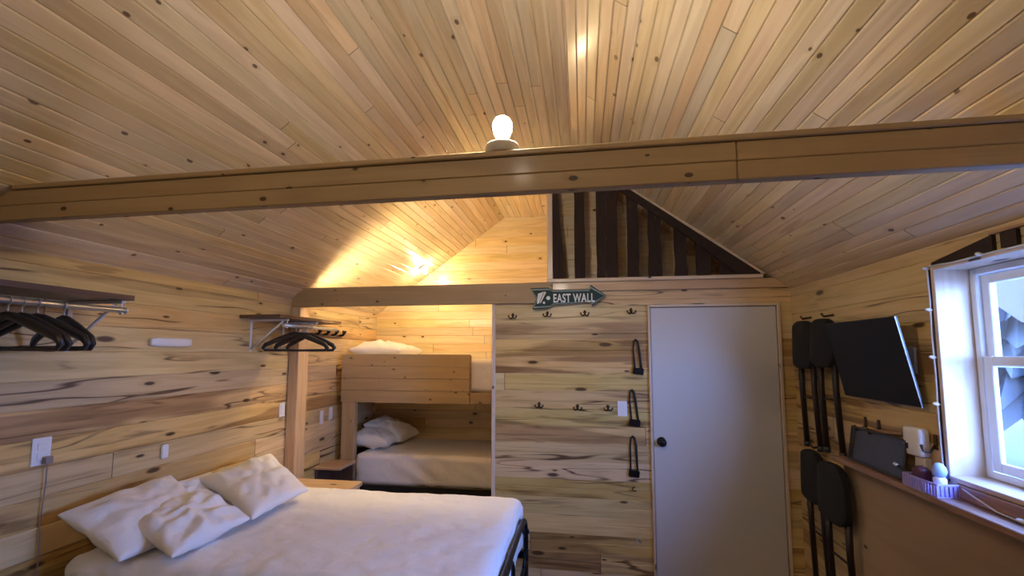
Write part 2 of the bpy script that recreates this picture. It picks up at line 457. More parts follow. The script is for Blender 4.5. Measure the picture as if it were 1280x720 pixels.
# tie beam: two face boards (jointed), soffit board, cap
def beam_board(z0, z1, x0, x1, y0, y1):
    b = B(); add_box(b, (x0, y0, z0), (x1, y1, z1), 0, .003); return b
tb = struct('beam', box((-2.10, 1.262, .466), (1.235, 1.292, .568), 0, 0), 'beam', label='pale pine tie beam across the room')
tb['category'] = 'beam'
JX = .42
for (z0, z1) in ((.462, .515), (.5155, .5695)):
    xa = XL + (z0 - ZS) / SL + .02; xb = XR - (z0 - ZS) / SL - .02
    struct('face_board', beam_board(z0, z1, xa, JX - .001, 1.25, 1.262), 'beam', tb)
    struct('face_board', beam_board(z0, z1, JX + .001, xb, 1.25, 1.262), 'beam', tb)
struct('cap_board', beam_board(.5705, .588, -1.98, 1.12, 1.243, 1.345), 'beam', tb)

# header over the alcove, loft trim, alcove corner post and edge strip
struct('trim_1', box((XL + .01, 3.14, .345), (-.205, 3.18, .492), 0, .004), 'beam')
struct('trim_2', box((-.205, 3.152, .425), (XR - .02, 3.18, .488), 0, .003), 'pine')
struct('trim_3', box((-.245, 3.135, .4885), (1.185, 3.20, .514), 0, .004), 'pale')
struct('trim_4', box((-.238, 3.14, .5145), (-.200, 3.262, ZT - .005), 2, .003), 'pale')
struct('trim_5', box((XL + .004, 3.135, ZF), (-2.135, 3.26, .344), 2, .004), 'pine')
struct('trim_6', box((-.642, 3.16, ZF), (-.618, 3.275, .344), 2, .003), 'pale')
b = B(); add_prism(b, [(1.20, 3.135, .515), (1.175, 3.135, .515), (.02, 3.135, 1.375), (.05, 3.135, 1.378)], (0, .05, 0)); struct('trim_7', b, 'pale')

# dark rough slats of the loft screen
RY0, RY1 = 3.15, 3.185
def zs(x): return ZS + SL * (XR - x) - .035
slats = [(-.198, -.112, -.07), (-.046, .027, 0), (.108, .172, .0), (.176, .254, .0), (.318, .396, .012), (.464, .545, .01), (.634, .712, .012), (.775, .862, .03), (.925, 1.13, .0)]
for i, (a, c, lean) in enumerate(slats):
    b = B(); n = 9; L, R = [], []
    za = min(ZT - .01, zs(a)); zc = min(ZT - .01, zs(c)); zb = .5155
    zt = min(za, zc) if i < 8 else zc + .005
    for k in range(n):
        f = k / (n - 1); wob = .006 * noise.noise((i * 3.1, f * 4, 0)); wob2 = .007 * noise.noise((i * 5.7, f * 5, 9))
        za_ = zb + (za - zb) * f; zc_ = zb + (max(zc, zb + .01) - zb) * f
        L.append((a + wob * (1 if i else 0), RY0, za_)); R.append((c + wob2 + (lean * f if i == 0 else 0), RY0, zc_))
    add_prism(b, L + R[::-1], (0, RY1 - RY0, 0), 2)
    nm = ['leaning leftmost', 'second', 'third', 'fourth', 'fifth', 'sixth', 'seventh', 'eighth', 'ninth']
    lab = ['leftmost dark rough slat of the loft screen, narrowing upward', 'second dark slat from the left in the loft screen',
           'third dark slat from the left in the loft screen, touching the fourth', 'fourth dark slat from the left in the loft screen, touching the third',
           'fifth dark slat from the left in the loft screen, just left of the slope', 'sixth dark slat from the left, cut off by the slope',
           'seventh dark slat from the left, mid-height under the slope', 'short eighth dark slat, second from the right in the loft screen',
           'shortest wedge-shaped dark slat in the right corner of the loft screen'][i]
    tag(obj('loft_slat', b, 'bark'), lab, 'slat', 'dark slats of the loft screen')
b = B(); add_prism(b, [(1.168, RY0 - .022, .517), (1.02, RY0 - .022, .517), (.80, RY0 - .022, .715), (.05, RY0 - .022, 1.30), (.045, RY0 - .022, 1.345)], (0, .0215, 0), 0)
tag(obj('sloped_board', b, 'bark'), 'dark live-edge board running down the slope above the slats', 'board')

# ------------------------------------------------------------------ door
d = struct('door_1', box((.464, 3.172, ZF + .008), (1.262, 3.212, .302), 2, .002), 'door')
b = B(); add_lathe(b, [(0, .062), (.014, .061), (.024, .052), (.027, .042), (.022, .030), (.011, .024), (.010, .008), (.028, .006), (.030, 0)], (.514, 3.172, -.596), (0, -1, 0), 28)
struct('door_knob', b, 'knob', d)
fr = struct('door_jamb', box((.444, 3.158, ZF), (.460, 3.24, .322), 2, .002), 'pale', d)
struct('door_jamb', box((1.266, 3.158, ZF), (1.284, 3.24, .322), 2, .002), 'pale', d)
struct('door_head', box((.461, 3.158, .306), (1.265, 3.24, .322), 0, .002), 'pale', d)
b = B(); add_box(b, (.4605, 3.178, ZF), (.4635, 3.24, .305), 2, 0); add_box(b, (1.2625, 3.178, ZF), (1.2655, 3.24, .305), 2, 0); add_box(b, (.4605, 3.178, .3025), (1.2655, 3.24, .3055), 0, 0)
struct('door_gap', b, 'void', d)  # black strips stand in for the shade in the slit around the slab
struct('baseboard_back', box((AX1 + .02, 3.168, ZF), (.443, 3.18, -1.545), 0, .003), 'floor')

# ------------------------------------------------------------------ window in the right wall
XG = 1.478
b = B()
add_box(b, (XR - .004, WY1 - .002, WZ0 - .01), (XG + .05, WY1 + .016, WZ1 + .012), 2, .002)
add_box(b, (XR - .004, WY0 - .016, WZ0 - .01), (XG + .05, WY0 + .002, WZ1 + .012), 2, .002)
add_box(b, (XR - .004, WY0, WZ1 - .004), (XG + .05, WY1, WZ1 + .014), 1, .002)
add_box(b, (XR - .004, WY0, WZ0 - .014), (XG + .05, WY1, WZ0 + .004), 1, .002)
win = struct('window_1', b, 'pale')
def ring(bm, y0, y1, z0, z1, w, x0, x1):
    add_box(bm, (x0, y0, z0), (x1, y0 + w, z1), 2, .003); add_box(bm, (x0, y1 - w, z0), (x1, y1, z1), 2, .003)
    add_box(bm, (x0, y0 + w, z0), (x1, y1 - w, z0 + w), 1, .003); add_box(bm, (x0, y0 + w, z1 - w), (x1, y1 - w, z1), 1, .003)
b = B(); ring(b, WY0 + .004, WY1 - .004, WZ0 + .006, WZ1 - .006, .026, XG - .004, XG + .045); struct('window_frame', b, 'vinyl', win)
b = B(); ring(b, WY0 + .032, WY1 - .032, -.055, WZ1 - .034, .034, XG + .012, XG + .036); s1 = struct('window_sash', b, 'vinyl', win)
struct('pane', box((XG + .022, WY0 + .06, -.03), (XG + .026, WY1 - .06, WZ1 - .06), 1, 0), 'glass', s1)
b = B(); ring(b, WY0 + .032, WY1 - .032, WZ0 + .034, -.015, .036, XG - .002, XG + .012); s2 = struct('window_sash', b, 'vinyl', win)
struct('pane', box((XG + .003, WY0 + .06, WZ0 + .06), (XG + .007, WY1 - .06, -.04), 1, 0), 'glass', s2)
# ledge and plywood panel under the window
struct('trim_8', box((1.268, -.6, -.556), (XR, 2.60, -.532), 1, .003), 'sill')
struct('trim_9', box((1.345, -.6, -.531), (XR, WY1 + .016, -.482), 1, .003), 'sill')
struct('wall_right_panel', box((1.325, -.6, ZF), (XR, 2.61, -.557), 1, .002), 'ply')

# ------------------------------------------------------------------ outside
b = box((1.9, -9, -2.1), (26, 26, -2.0), 0, 0); o = struct('ground', b, 'ground')
b = B(); add_prism(b, [(1.50, -3, .46), (1.50, 4.9, .46), (1.70, 4.9, .38), (1.70, -3, .38)], (0, 0, .03))
pr = struct('porch_roof', b, 'soffit'); struct('fascia', box((1.701, -3, .37), (1.725, 4.9, .45), 1), 'metalroof', pr)
b = B(); add_prism(b, [(2.4, 3.185, .50), (2.4, 2.70, .50), (2.4, 2.70, .10), (2.4, 2.881, .168), (2.4, 3.17, .386)], (.05, 0, 0), 1); pg = struct('porch_gable', b, 'soffit'); struct('post', box((2.39, 2.60, -2.0), (2.46, 2.70, .50), 2), 'soffit', pg)
def spruce(x, y, h, label):
    t = thing('spruce_tree', label, 'tree', (x, y, -2.0), 'spruces outside the window')
    b = B(); add_tube(b, [(x, y, -2.0), (x + .04, y, -2 + h * .5), (x, y, -2 + h)], [.16, .1, .02], 10); obj('trunk', b, 'bark2', t)
    b = B(); n = int(h * 5)
    for k in range(n):
        f = k / (n - 1); z = -2 + h * (.10 + .88 * f); r = ((1 - f) * h * .17 + .12) * random.uniform(.75, 1.1)
        prof = []; seg = 64; top = b.verts.new((x, y, z + h * .085)); bot = b.verts.new((x, y, z + .03)); rim = []
        for q in range(seg):
            a = 2 * PI * q / seg + k; rr = r * (.72 + .45 * random.random() if q % 2 else .5 + .2 * random.random())
            rim.append(b.verts.new((x + rr * math.cos(a), y + rr * math.sin(a), z - .12 * r * random.random() - .12 * rr)))
        for q in range(seg):
            b.faces.new((top, rim[q], rim[(q + 1) % seg])); b.faces.new((bot, rim[(q + 1) % seg], rim[q]))
    obj('foliage', b, 'leaf', t)
for i, (x, y, h) in enumerate([(6.7, 7.9, 14.), (3.6, 13.2, 8.5), (10.9, 4.6, 6.5), (12.5, 12.5, 9.), (7.0, 17.6, 9.)]):
    spruce(x, y, h, ['big near spruce filling the view through the window', 'spruce left of the big near one outside the window', 'small spruce right of the big near one outside the window',
                     'spruce behind the big near one outside the window', 'farthest spruce outside the window'][i])

# ------------------------------------------------------------------ lamps
t = thing('ceiling_lamp', 'lit bare bulb in a round porcelain holder on top of the tie beam', 'lamp', (-.232, 1.293, .588))
b = B(); add_lathe(b, [(0, .0), (.050, .0), (.052, .006), (.052, .026), (.048, .036), (.034, .041), (.020, .043), (0, .043)], (-.232, 1.293, .5885), n=32); obj('lamp_holder', b, 'porc', t)
b = B(); add_lathe(b, [(0, .118), (.012, .116), (.022, .109), (.028, .098), (.030, .086), (.028, .073), (.022, .058), (.016, .046), (.014, .034), (.0, .034)], (-.232, 1.293, .5985), n=28); obj('light_bulb', b, 'bulb', t)
t = thing('ceiling_lamp', 'added unseen fill bulb in a porcelain holder on the flat ceiling behind the camera', 'lamp', (-.43, -.75, ZT))  # unseen lamp added behind the camera to brighten the tie beam's front
b = B(); add_lathe(b, [(0, 0), (.052, 0), (.052, .03), (.034, .042), (0, .043)], (-.43, -.75, ZT - .001), (0, 0, -1), 32); obj('lamp_holder', b, 'porc', t)
b = B(); add_lathe(b, [(0, .118), (.012, .116), (.022, .109), (.028, .098), (.030, .086), (.028, .073), (.022, .058), (.016, .046), (.014, .040), (.0, .040)], (-.43, -.75, ZT - .004), (0, 0, -1), 28); obj('light_bulb', b, 'bulb', t)
nrm = Vector((SL / sl, 0, -1 / sl)); pB = Vector((-1.60, 4.30, ZS + SL * (-1.60 - XL)))
t = thing('alcove_lamp', 'small lit bulb under the sloped ceiling above the upper bunk', 'lamp', tuple(pB))
b = B(); add_lathe(b, [(0, 0), (.036, 0), (.036, .012), (.02, .020), (0, .02)], pB + nrm * .001, nrm, 24); obj('lamp_holder', b, 'porc', t)
b = B(); add_lathe(b, [(0, .082), (.012, .080), (.020, .070), (.022, .058), (.018, .042), (.012, .030), (.011, .018), (0, .018)], pB + nrm * .003, nrm, 24); obj('light_bulb', b, 'bulb_b', t)
t = thing('tube_light', 'slim warm tube light fixed behind the board over the bunk alcove', 'lamp', (-1.30, 3.20, .44))
b = box((-2.0, 3.181, .426), (-.66, 3.222, .456), 0, .002); obj('light_base', b, 'white_pl', t)
b = B(); add_prism(b, [(-2.0, 3.243, .369), (-2.0, 3.293, .397), (-2.0, 3.294, .395), (-2.0, 3.243, .366)], (1.34, 0, 0)); add_box(b, (-2.003, 3.223, .365), (-2.0, 3.294, .455), 1, 0); add_box(b, (-.66, 3.223, .365), (-.657, 3.294, .455), 1, 0); obj('added_baffle', b, 'white_pl', t)  # unseen baffle added to keep the tube's light off guard rail and lower bunk
b = B(); add_tube(b, [(-1.98, 3.235, .425), (-.68, 3.235, .425)], .009, 12); obj('light_tube', b, 'tube', t)

# ------------------------------------------------------------------ bunk bed in the alcove
t = thing('bunk_bed', 'built-in pine bunk bed with a board guard rail in the alcove', 'bunk bed', (-1.2, 4.2, ZF))
b = B(); z0 = -.447
for k in range(4):
    add_box(b, (-2.15, 3.785, z0 + k * .107), (-.962, 3.81, z0 + (k + 1) * .107 - .0015), 0, .003)
obj('guard_rail', b, 'beam', t)
obj('side_rail', box((-.961, 3.80, -.447), (-.246, 3.83, -.35), 0), 'beam', t)
obj('rail_end_post', box((-1.0, 3.811, -.447), (-.958, 3.84, -.03), 2), 'beam', t)
obj('post', box((-2.145, 3.80, ZF), (-2.02, 3.86, -.448), 2), 'beam', t)
obj('upper_platform', box((XL + .003, 3.86, -.40), (-.243, YA - .003, -.36), 0), 'beam', t)
obj('lower_platform', box((-2.018, 3.85, -1.20), (-.243, YA - .003, -1.17), 0), 'beam', t)
obj('black_base', box((-2.018, 3.83, ZF), (-.243, 3.849, -1.172), 0), 'void', t)

def matt(lo, hi, r, seed, amp=.006, cuts=26, drape=0.):
    def fn(p, n):
        d = noise.noise((p.x * 5 + seed, p.y * 5, p.z * 5)) * amp + noise.noise((p.x * 13, p.y * 13 + seed, p.z * 13)) * amp * .5
        if n.z < .5 and drape: d += math.sin((p.x * 1.0 + p.z * 1.3) * 26 + 3 * noise.noise((p.x * 4, seed, p.z * 4))) * drape * max(0, noise.noise((p.x * 2.5, seed, 1)) + .35)
        return p + n * d
    b = B(); rounded_box(b, lo, hi, r, cuts, True, fn); return b
tag(obj('mattress', matt((-2.19, 3.862, -.358), (-.25, YA - .01, -.07), .05, 3), 'sheet'), 'white mattress on the upper bunk, its end showing past the guard rail', 'mattress')
tag(obj('mattress', matt((-2.015, 3.815, -1.166), (-.25, YA - .01, -.90), .045, 9, .006, 44, .010), 'pillow'), 'mattress with a creased white sheet on the lower bunk', 'mattress')

def pillow(w, h, th, seed, ear=.09, wr=.012, n=26):
    b = bmesh.new(); g = {}
    for side in (1, -1):
        for i in range(n + 1):
            for j in range(n + 1):
                s = -1 + 2 * i / n; t = -1 + 2 * j / n
                if side == -1 and (i in (0, n) or j in (0, n)): g[side, i, j] = g[1, i, j]; continue
                x = s * w / 2 * (1 - ear * (1 - t * t)); y = t * h / 2 * (1 - ear * (1 - s * s))
                e = max(0, (1 - s * s) * (1 - t * t)); z = side * th / 2 * e ** .42
                r = math.hypot(s, t); a = math.atan2(t, s)
                z += side * min(1, e * 3) * wr * (noise.noise((math.cos(a) * 2.2 + seed, math.sin(a) * 2.2, r * 1.2)) * 1.3 + noise.noise((s * 3.2 + seed, t * 3.2, side * 5)) * 1.2
                                               + .5 * noise.noise((s * 7, t * 7 + seed, side)))
                if e == 0: z += .008 * noise.noise((s * 2, t * 2, seed))
                g[side, i, j] = b.verts.new((x, y, z))
        for i in range(n):
            for j in range(n):
                q = [g[side, i, j], g[side, i + 1, j], g[side, i + 1, j + 1], g[side, i, j + 1]]
                f = b.faces.new(q if side == 1 else q[::-1]); f.smooth = True
    return b
def place_pillow(corners, th, seed, label, group, **k):
    """corners: head-left, head-right, foot-right, foot-left of the cushion's mid plane"""
    a, b_, c, d_ = map(Vector, corners); cx = (a + b_ + c + d_) / 4
    X = ((b_ + c) - (a + d_)) / 2; Y = ((a + b_) - (d_ + c)) / 2
    w, h = X.length, Y.length
    bm = pillow(w, h, th, seed, **k)
    X.normalize(); Z = X.cross(Y).normalized()
    for v in bm.verts:
        s, t = v.co.x / (w / 2), v.co.y / (h / 2)
        base = (a * (1 - s) * (1 + t) + b_ * (1 + s) * (1 + t) + c * (1 + s) * (1 - t) + d_ * (1 - s) * (1 - t)) / 4
        v.co = base + Z * v.co.z
    o = obj('pillow', bm, 'pillow'); sm = o.modifiers.new('s', 'SUBSURF'); sm.levels = 1; sm.render_levels = 1
    return tag(o, label, 'pillow', group)

place_pillow([(-2.20, 3.95, .02), (-2.20, 4.52, .03), (-1.64, 4.52, .01), (-1.66, 3.95, .01)], .17, 4, 'white pillow on the upper bunk, its top showing over the guard rail', 'pillows on the bunks', wr=.02)
place_pillow([(-2.19, 3.90, -.80), (-2.19, 4.30, -.80), (-1.74, 4.26, -.82), (-1.74, 3.88, -.825)], .17, 7, 'flat white pillow at the left end of the lower bunk', 'pillows on the bunks', wr=.014)
place_pillow([(-2.12, 4.14, -.70), (-2.08, 4.52, -.69), (-1.66, 4.50, -.83), (-1.70, 4.10, -.84)], .19, 11, 'white pillow propped behind the flat one on the lower bunk', 'pillows on the bunks', wr=.018)

# wooden items beside the bunk
t = thing('corner_shelf', 'small wooden corner shelf in front of the bunk post', 'shelf', (-2.09, 3.67, -1.0))
obj('shelf_board', box((XL + .002, 3.52, -.975), (-1.985, 3.784, -.95), 0), 'pine', t)
obj('back_panel', box((XL + .002, 3.76, ZF), (-2.0, 3.782, -.976), 2), 'shelf', t)
obj('side_panel', box((XL + .002, 3.54, ZF), (XL + .02, 3.759, -.976), 2), 'shelf', t)
t = thing('nightstand', 'light pine nightstand between the white bed and the alcove post', 'nightstand', (-1.9, 2.92, ZF))
obj('top', box((XL + .004, 2.715, -.962), (-1.585, 3.128, -.932), 0), 'pine', t)
b = B(); add_box(b, (XL + .008, 2.735, ZF), (-1.60, 2.755, -.963), 2); add_box(b, (XL + .008, 3.10, ZF), (-1.60, 3.12, -.963), 2); add_box(b, (-1.62, 2.756, ZF), (-1.60, 3.099, -.963), 2)
obj('body', b, 'pine', t)

# ------------------------------------------------------------------ large bed
BX0, BX1, BY0, BY1, BZ = -2.13, -.350, 1.60, 2.69, -.84
t = thing('metal_bed_frame', 'black metal bed frame with an arched tube footboard under the large white mattress', 'bed frame', (-1.25, 2.15, ZF))
b = B()
for y in (BY0 + .03, BY1 - .03): add_box(b, (BX0, y - .015, -1.175), (-.33, y + .015, -1.135), 0, .002)
add_box(b, (BX0, (BY0 + BY1) / 2 - .015, -1.175), (-.35, (BY0 + BY1) / 2 + .015, -1.135), 0, .002)
obj('side_rail', b, 'black', t)
b = B()
for k in range(12):
    x = BX0 + .06 + k * .145; add_box(b, (x, BY0 + .046, -1.134), (x + .05, BY1 - .046, -1.128), 1, .001)
obj('slat', b, 'black', t)
FX, FZ = -.326, -.905; y0, y1 = 1.66, 2.585
b = B(); add_tube(b, [(FX, y1, ZF), (FX, y1, FZ - .13)] + arc((FX, y1 - .13, FZ - .13), .13, 0, 90, 'yz', 10) + arc((FX, y0 + .13, FZ - .13), .13, 90, 180, 'yz', 10) + [(FX, y0, ZF)], .0135, 12); obj('footboard_tube', b, 'black', t)
b = B(); add_tube(b, [(FX, y0, -1.16), (FX, y1, -1.16)], .010, 10); obj('footboard_bar', b, 'black', t)
b = B(); ya, yb = 1.80, 2.12
add_tube(b, [(FX, yb, -1.16), (FX, yb, -1.02)] + arc((FX, yb - .09, -1.02), .09, 0, 90, 'yz', 8) + arc((FX, ya + .09, -1.02), .09, 90, 180, 'yz', 8) + [(FX, ya, -1.16)], .010, 10); obj('footboard_loop', b, 'black', t)
b = B(); add_tube(b, [(FX, y1, -1.0), (FX, y1 - .012, -1.0)], .02, 12); obj('footboard_joint', b, 'black', t); b = B(); add_tube(b, [(FX, y1, -1.085), (FX, y1 - .05, -1.125), (FX, y1 - .10, -1.16)], .009, 8); obj('footboard_brace', b, 'black', t)
for x in (BX0 + .03,):
    for y in (BY0 + .03, BY1 - .03): obj('leg', box((x - .015, y - .015, ZF), (x + .015, y + .015, -1.176), 2, .002), 'black', t)
def quilt(p, n):
    d = .008 * noise.noise((p.x * 4, p.y * 6, 1)) + .005 * noise.noise((p.x * 11, p.y * 15, 3)) + .003 * noise.noise((p.x * 24, p.y * 30, 8))
    if n.z < .4: d += .003 * math.sin(p.z * 40 + 4 * noise.noise((p.x * 3, p.y * 3, 2)))
    return p + n * d
b = B(); rounded_box(b, (BX0, BY0, -1.126), (BX1, BY1, BZ), .06, 60, True, quilt)
tag(obj('mattress', b, 'sheet'), 'large mattress in a quilted white cover on the black metal bed', 'mattress')

g = 'pillows on the large bed'
place_pillow([(-2.13, 1.57, -.66), (-2.13, 2.10, -.635), (-1.74, 1.98, -.80), (-1.77, 1.54, -.81)], .13, 1, 'white pillow leaning on the left wall, at the near end of the bed', g, ear=.05)
place_pillow([(-1.97, 1.68, -.715), (-1.90, 2.08, -.69), (-1.56, 1.99, -.79), (-1.58, 1.58, -.80)], .12, 21, 'crumpled white pillow lying in front of the leaning one', g, wr=.02)
place_pillow([(-2.12, 2.24, -.70), (-2.05, 2.76, -.665), (-1.54, 2.42, -.785), (-1.54, 1.96, -.79)], .12, 31, 'white pillow with pointed corner nearest the nightstand', g, wr=.014)
place_pillow([(-2.17, 2.02, -.70), (-2.17, 2.40, -.70), (-1.98, 2.40, -.80), (-1.98, 2.02, -.80)], .06, 41, 'mostly hidden white pillow against the wall between two others', g, ear=.03)

# ------------------------------------------------------------------ shelves with hanging rods on the left wall
def wall_shelf(ya, yb, brs, label, ry0, ry1, notch=None):
    t = thing('wall_shelf', label, 'shelf', (XL, (ya + yb) / 2, .2), 'wall shelves over the bed')
    b = B(); N = 12; f = []
    for k in range(N + 1):
        y = ya + (yb - ya) * k / N; f.append((-1.925 + .008 * noise.noise((y * 7, 2, 1)), y, .222))
    tail = [(-2.132, yb, .222), (-2.132, notch, .222), (XL + .003, notch, .222)] if notch else [(XL + .003, yb, .222)]
    add_prism(b, [(XL + .003, ya, .222)] + f + tail, (0, 0, .022), 1); obj('shelf_board', b, 'shelf', t)
    RX = -1.955
    for y in brs:
        b = B()
        add_box(b, (XL + .001, y - .010, .0), (XL + .007, y + .010, .215), 2, .001)
        add_box(b, (XL + .008, y - .009, .208), (RX + .01, y + .009, .2205), 0, .001)
        add_tube(b, [(XL + .008, y, .02), (RX - .03, y, .205)], .007, 8)
        add_tube(b, [(RX, y, .21), (RX, y, .193)] + arc((RX, y, .178), .015, 90, 300, 'xz', 8), .004, 8)
        obj('bracket', b, 'white_mt', t)
    b = B(); add_tube(b, [(RX, ry0, .178), (RX, ry1, .178)], .0125, 14); add_lathe(b, [(.0, -.004), (.015, -.004), (.015, .004), (0, .004)], (RX, ry1 - .002, .178), (0, 1, 0), 14); obj('hanging_rod', b, 'grey_mt', t)
    return t
wall_shelf(.62, 1.66, (1.635, .9), 'dark wall shelf with a metal rod at the left edge, above the bed', .64, 1.65)
wall_shelf(2.62, 3.36, (2.73, 3.06), 'short dark wall shelf with a metal rod beside the alcove post', 2.69, 3.34, 3.125)

def hanger():
    t = thing('clothes_hanger', '', 'hanger', (0, 0, 0))
    b = B(); hw = .205
    pts = [(-hw, 0, -.165), (-hw - .012, 0, -.150), (-hw + .005, 0, -.128), (-.10, 0, -.085), (-.03, 0, -.058), (0, 0, -.052), (.03, 0, -.058), (.10, 0, -.085), (hw - .005, 0, -.128), (hw + .012, 0, -.150), (hw, 0, -.165)]
    add_tube(b, pts + [(0, 0, -.168)], [.009, .012, .015, .017, .016, .015, .016, .017, .015, .012, .009, .008], 10, closed=True)
    for v in b.verts: v.co.y *= .8
    obj('hanger_body', b, 'blk_pl', t)
    b = B(); add_tube(b, [(0, 0, -.05), (0, 0, -.03)] + arc((0, 0, -.001), .0145, -90, 170, 'xz', 12), .0028, 8); obj('hook', b, 'grey_mt', t)
    return t
hp = hanger(); first = True
def put_hanger(y, rz, label, dx=0):
    global first
    L = Vector((-1.955 + dx, y, .178))
    if first:
        hp.location = L + Vector((0, 0, E)); hp.rotation_euler = (0, 0, rz); hp['label'] = label; hp['group'] = 'black hangers on the rods'; first = False
    else: dup(hp, L, label, rz, 'black hangers on the rods')
put_hanger(1.42, -.25, 'black hanger with its thin arm furthest right on the left-edge rod')
put_hanger(1.335, .04, 'black hanger second from the right on the left-edge rod')
put_hanger(1.29, -.02, 'black hanger in the middle of the bunch at the left edge')
put_hanger(1.25, .05, 'black hanger at the nearest end of the left-edge rod bunch')
put_hanger(2.83, .22, 'nearest black hanger on the rod by the alcove post')
put_hanger(2.885, -.12, 'second black hanger on the rod by the alcove post')
put_hanger(2.94, .10, 'third black hanger on the rod by the alcove post')
put_hanger(3.0, -.20, 'farthest black hanger on the rod by the alcove post')

# coat rack on the alcove's left wall
t = thing('coat_rack', 'small rail with four dark knobs high on the alcove side wall', 'coat rack', (XL, 3.64, .15))
obj('rail', box((XL + .001, 3.40, .128), (XL + .018, 3.88, .160), 1), 'shelf', t)
for k in range(4):
    y = 3.45 + k * .128; b = B()
    add_tube(b, [(XL + .018, y, .15), (XL + .05, y, .155), (XL + .062, y, .175), (XL + .064, y, .195)], [.010, .011, .016, .022], 12); obj('hook', b, 'knob', t)

# ------------------------------------------------------------------ small fixtures on the left wall
def plate(y, z, w, h, x, sgn, name, label, cat, mat='white_pl', toggles=True, group=None):
    t = thing(name, label, cat, (x, y, z), group)
    b = B(); add_box(b, (min(x, x + sgn * .007), y - w / 2, z - h / 2), (max(x, x + sgn * .007), y + w / 2, z + h / 2), 2, .003, seg=2); obj('plate', b, mat, t)
    if toggles:
        for dz in (.02, -.02):
            b = B(); add_box(b, (min(x + sgn * .0072, x + sgn * .010), y - w * .24, z + dz - .014), (max(x + sgn * .0072, x + sgn * .010), y + w * .24, z + dz + .014), 2, .002); obj('socket', b, mat, t)
    return t
t = plate(1.573, -.41, .068, .112, XL, 1, 'wall_outlet', 'white wall outlet with a grey plug at the left edge, near the pillows', 'outlet')
t = thing('power_cord', 'thin grey cord hanging from the plug in the left wall outlet', 'cord', (XL + .02, 1.58, -.45))
b = B(); add_box(b, (XL + .011, 1.572, -.462), (XL + .034, 1.600, -.432), 2, .005, seg=2); obj('plug', b, 'cord', t)
b = B(); add_tube(b, [(XL + .022, 1.586, -.462), (XL + .02, 1.588, -.55), (XL + .012, 1.584, -.70), (XL + .012, 1.59, -.85), (XL + .012, 1.58, -1.0), (XL + .014, 1.57, -1.3)], .0026, 8); obj('cord', b, 'cord', t)
plate(3.085, -.43, .06, .10, XL, 1, 'wall_outlet', 'white wall outlet just left of the alcove post', 'outlet')
plate(3.61, -.56, .05, .115, XL, 1, 'light_switch', 'left white switch plate on the alcove side wall', 'switch', toggles=True, group='switches on the alcove side wall')
plate(3.75, -.545, .05, .11, XL, 1, 'light_switch', 'right white switch plate on the alcove side wall, next to the bunk', 'switch', toggles=True, group='switches on the alcove side wall')
b = B(); rounded_box(b, (XL + .001, 2.00, .030), (XL + .034, 2.245, .076), .014, 6)
tag(obj('wall_lamp', b, 'white_pl'), 'long rounded white fitting on the left wall between the two shelves', 'fitting')
b = B(); rounded_box(b, (XL + .001, 2.112, -.568), (XL + .022, 2.15, -.492), .010, 6)
tag(obj('adhesive_hook', b, 'white_pl'), 'small white stick-on hook on the left wall above the pillows', 'hook')

# ------------------------------------------------------------------ fixtures on the back wall
def anchor_hook(x, z, label):
    t = thing('coat_hook', label, 'hook', (x, YB, z), 'double hooks on the back wall')
    y = YB
    b = B(); add_lathe(b, [(0, .004), (.010, .004), (.011, 0), (0, 0)], (x, y, z + .012), (0, -1, 0), 14); add_tube(b, [(x, y - .004, z + .024), (x, y - .010, z + .012), (x, y - .012, z - .006)], [.006, .0065, .005], 8); obj('backplate', b, 'brass', t)
    for s in (-1, 1):
        b = B(); add_tube(b, [(x, y - .010, z - .002), (x + s * .010, y - .016, z - .012), (x + s * .020, y - .022, z - .011), (x + s * .027, y - .026, z), (x + s * .028, y - .027, z + .009)], [.0048, .0048, .0045, .0045, .0065], 8); obj('prong', b, 'brass', t)
for x, z, l in [(-.491, .252, 'leftmost double hook of the upper row, beside the alcove edge'), (-.243, .262, 'second hook of the upper row, under the tail of the green sign'),
                (.020, .266, 'third hook of the upper row, under the arrow end of the sign'), (.336, .277, 'rightmost hook of the upper row, beside the door frame'),
                (-.304, -.375, 'leftmost double hook of the lower row'), (-.038, -.386, 'middle double hook of the lower row'), (.168, -.386, 'right hook of the lower row, next to the white plate')]:
    anchor_hook(x, z, l)
t = thing('wall_outlet', 'white wall plate between the lower hooks and the hanging straps', 'outlet', (.262, YB, -.385))
obj('plate', box((.232, YB - .007, -.436), (.296, YB, -.334), 2, .003, seg=2), 'white_pl', t)
for dz in (.02, -.02): obj('socket', box((.250, YB - .010, -.385 + dz - .014), (.278, YB - .0072, -.385 + dz + .014), 2, .002), 'white_pl', t)

def strap(x, zt, zb, lean, label):
    t = thing('hanging_strap', label, 'strap', (x, YB, zt), 'straps beside the door')
    b = B(); add_lathe(b, [(0, .016), (.006, .015), (.007, .0), (0, 0)], (x, YB, zt), (0, -1, 0), 12); obj('pin', b, 'knob', t)
    b = B(); hw = .026; y = YB - .012; xb = x + lean
    add_tube(b, [(xb - hw + .004, y, zb + .028), (x - .018, y, zt - .06), (x - .012, y, zt - .004), (x, y, zt + .009), (x + .012, y, zt - .004), (x + .02, y, zt - .06), (xb + hw - .004, y, zb + .028)],
             [.006, .005, .005, .005, .006, .0085, .006], 8); obj('loop', b, 'strap', t)
    obj('buckle', box((xb - .036, YB - .026, zb - .010), (xb + .034, YB - .002, zb + .034), 0, .004, rot=Euler((0, .12 if lean else -.08, 0)).to_matrix()), 'knob', t)
strap(.362, .078, -.142, .012, 'top black strap loop hanging left of the door')
strap(.330, -.264, -.488, .014, 'middle black strap loop hanging left of the door, beside the white plate')
strap(.328, -.572, -.822, .004, 'bottom black strap loop hanging left of the door')
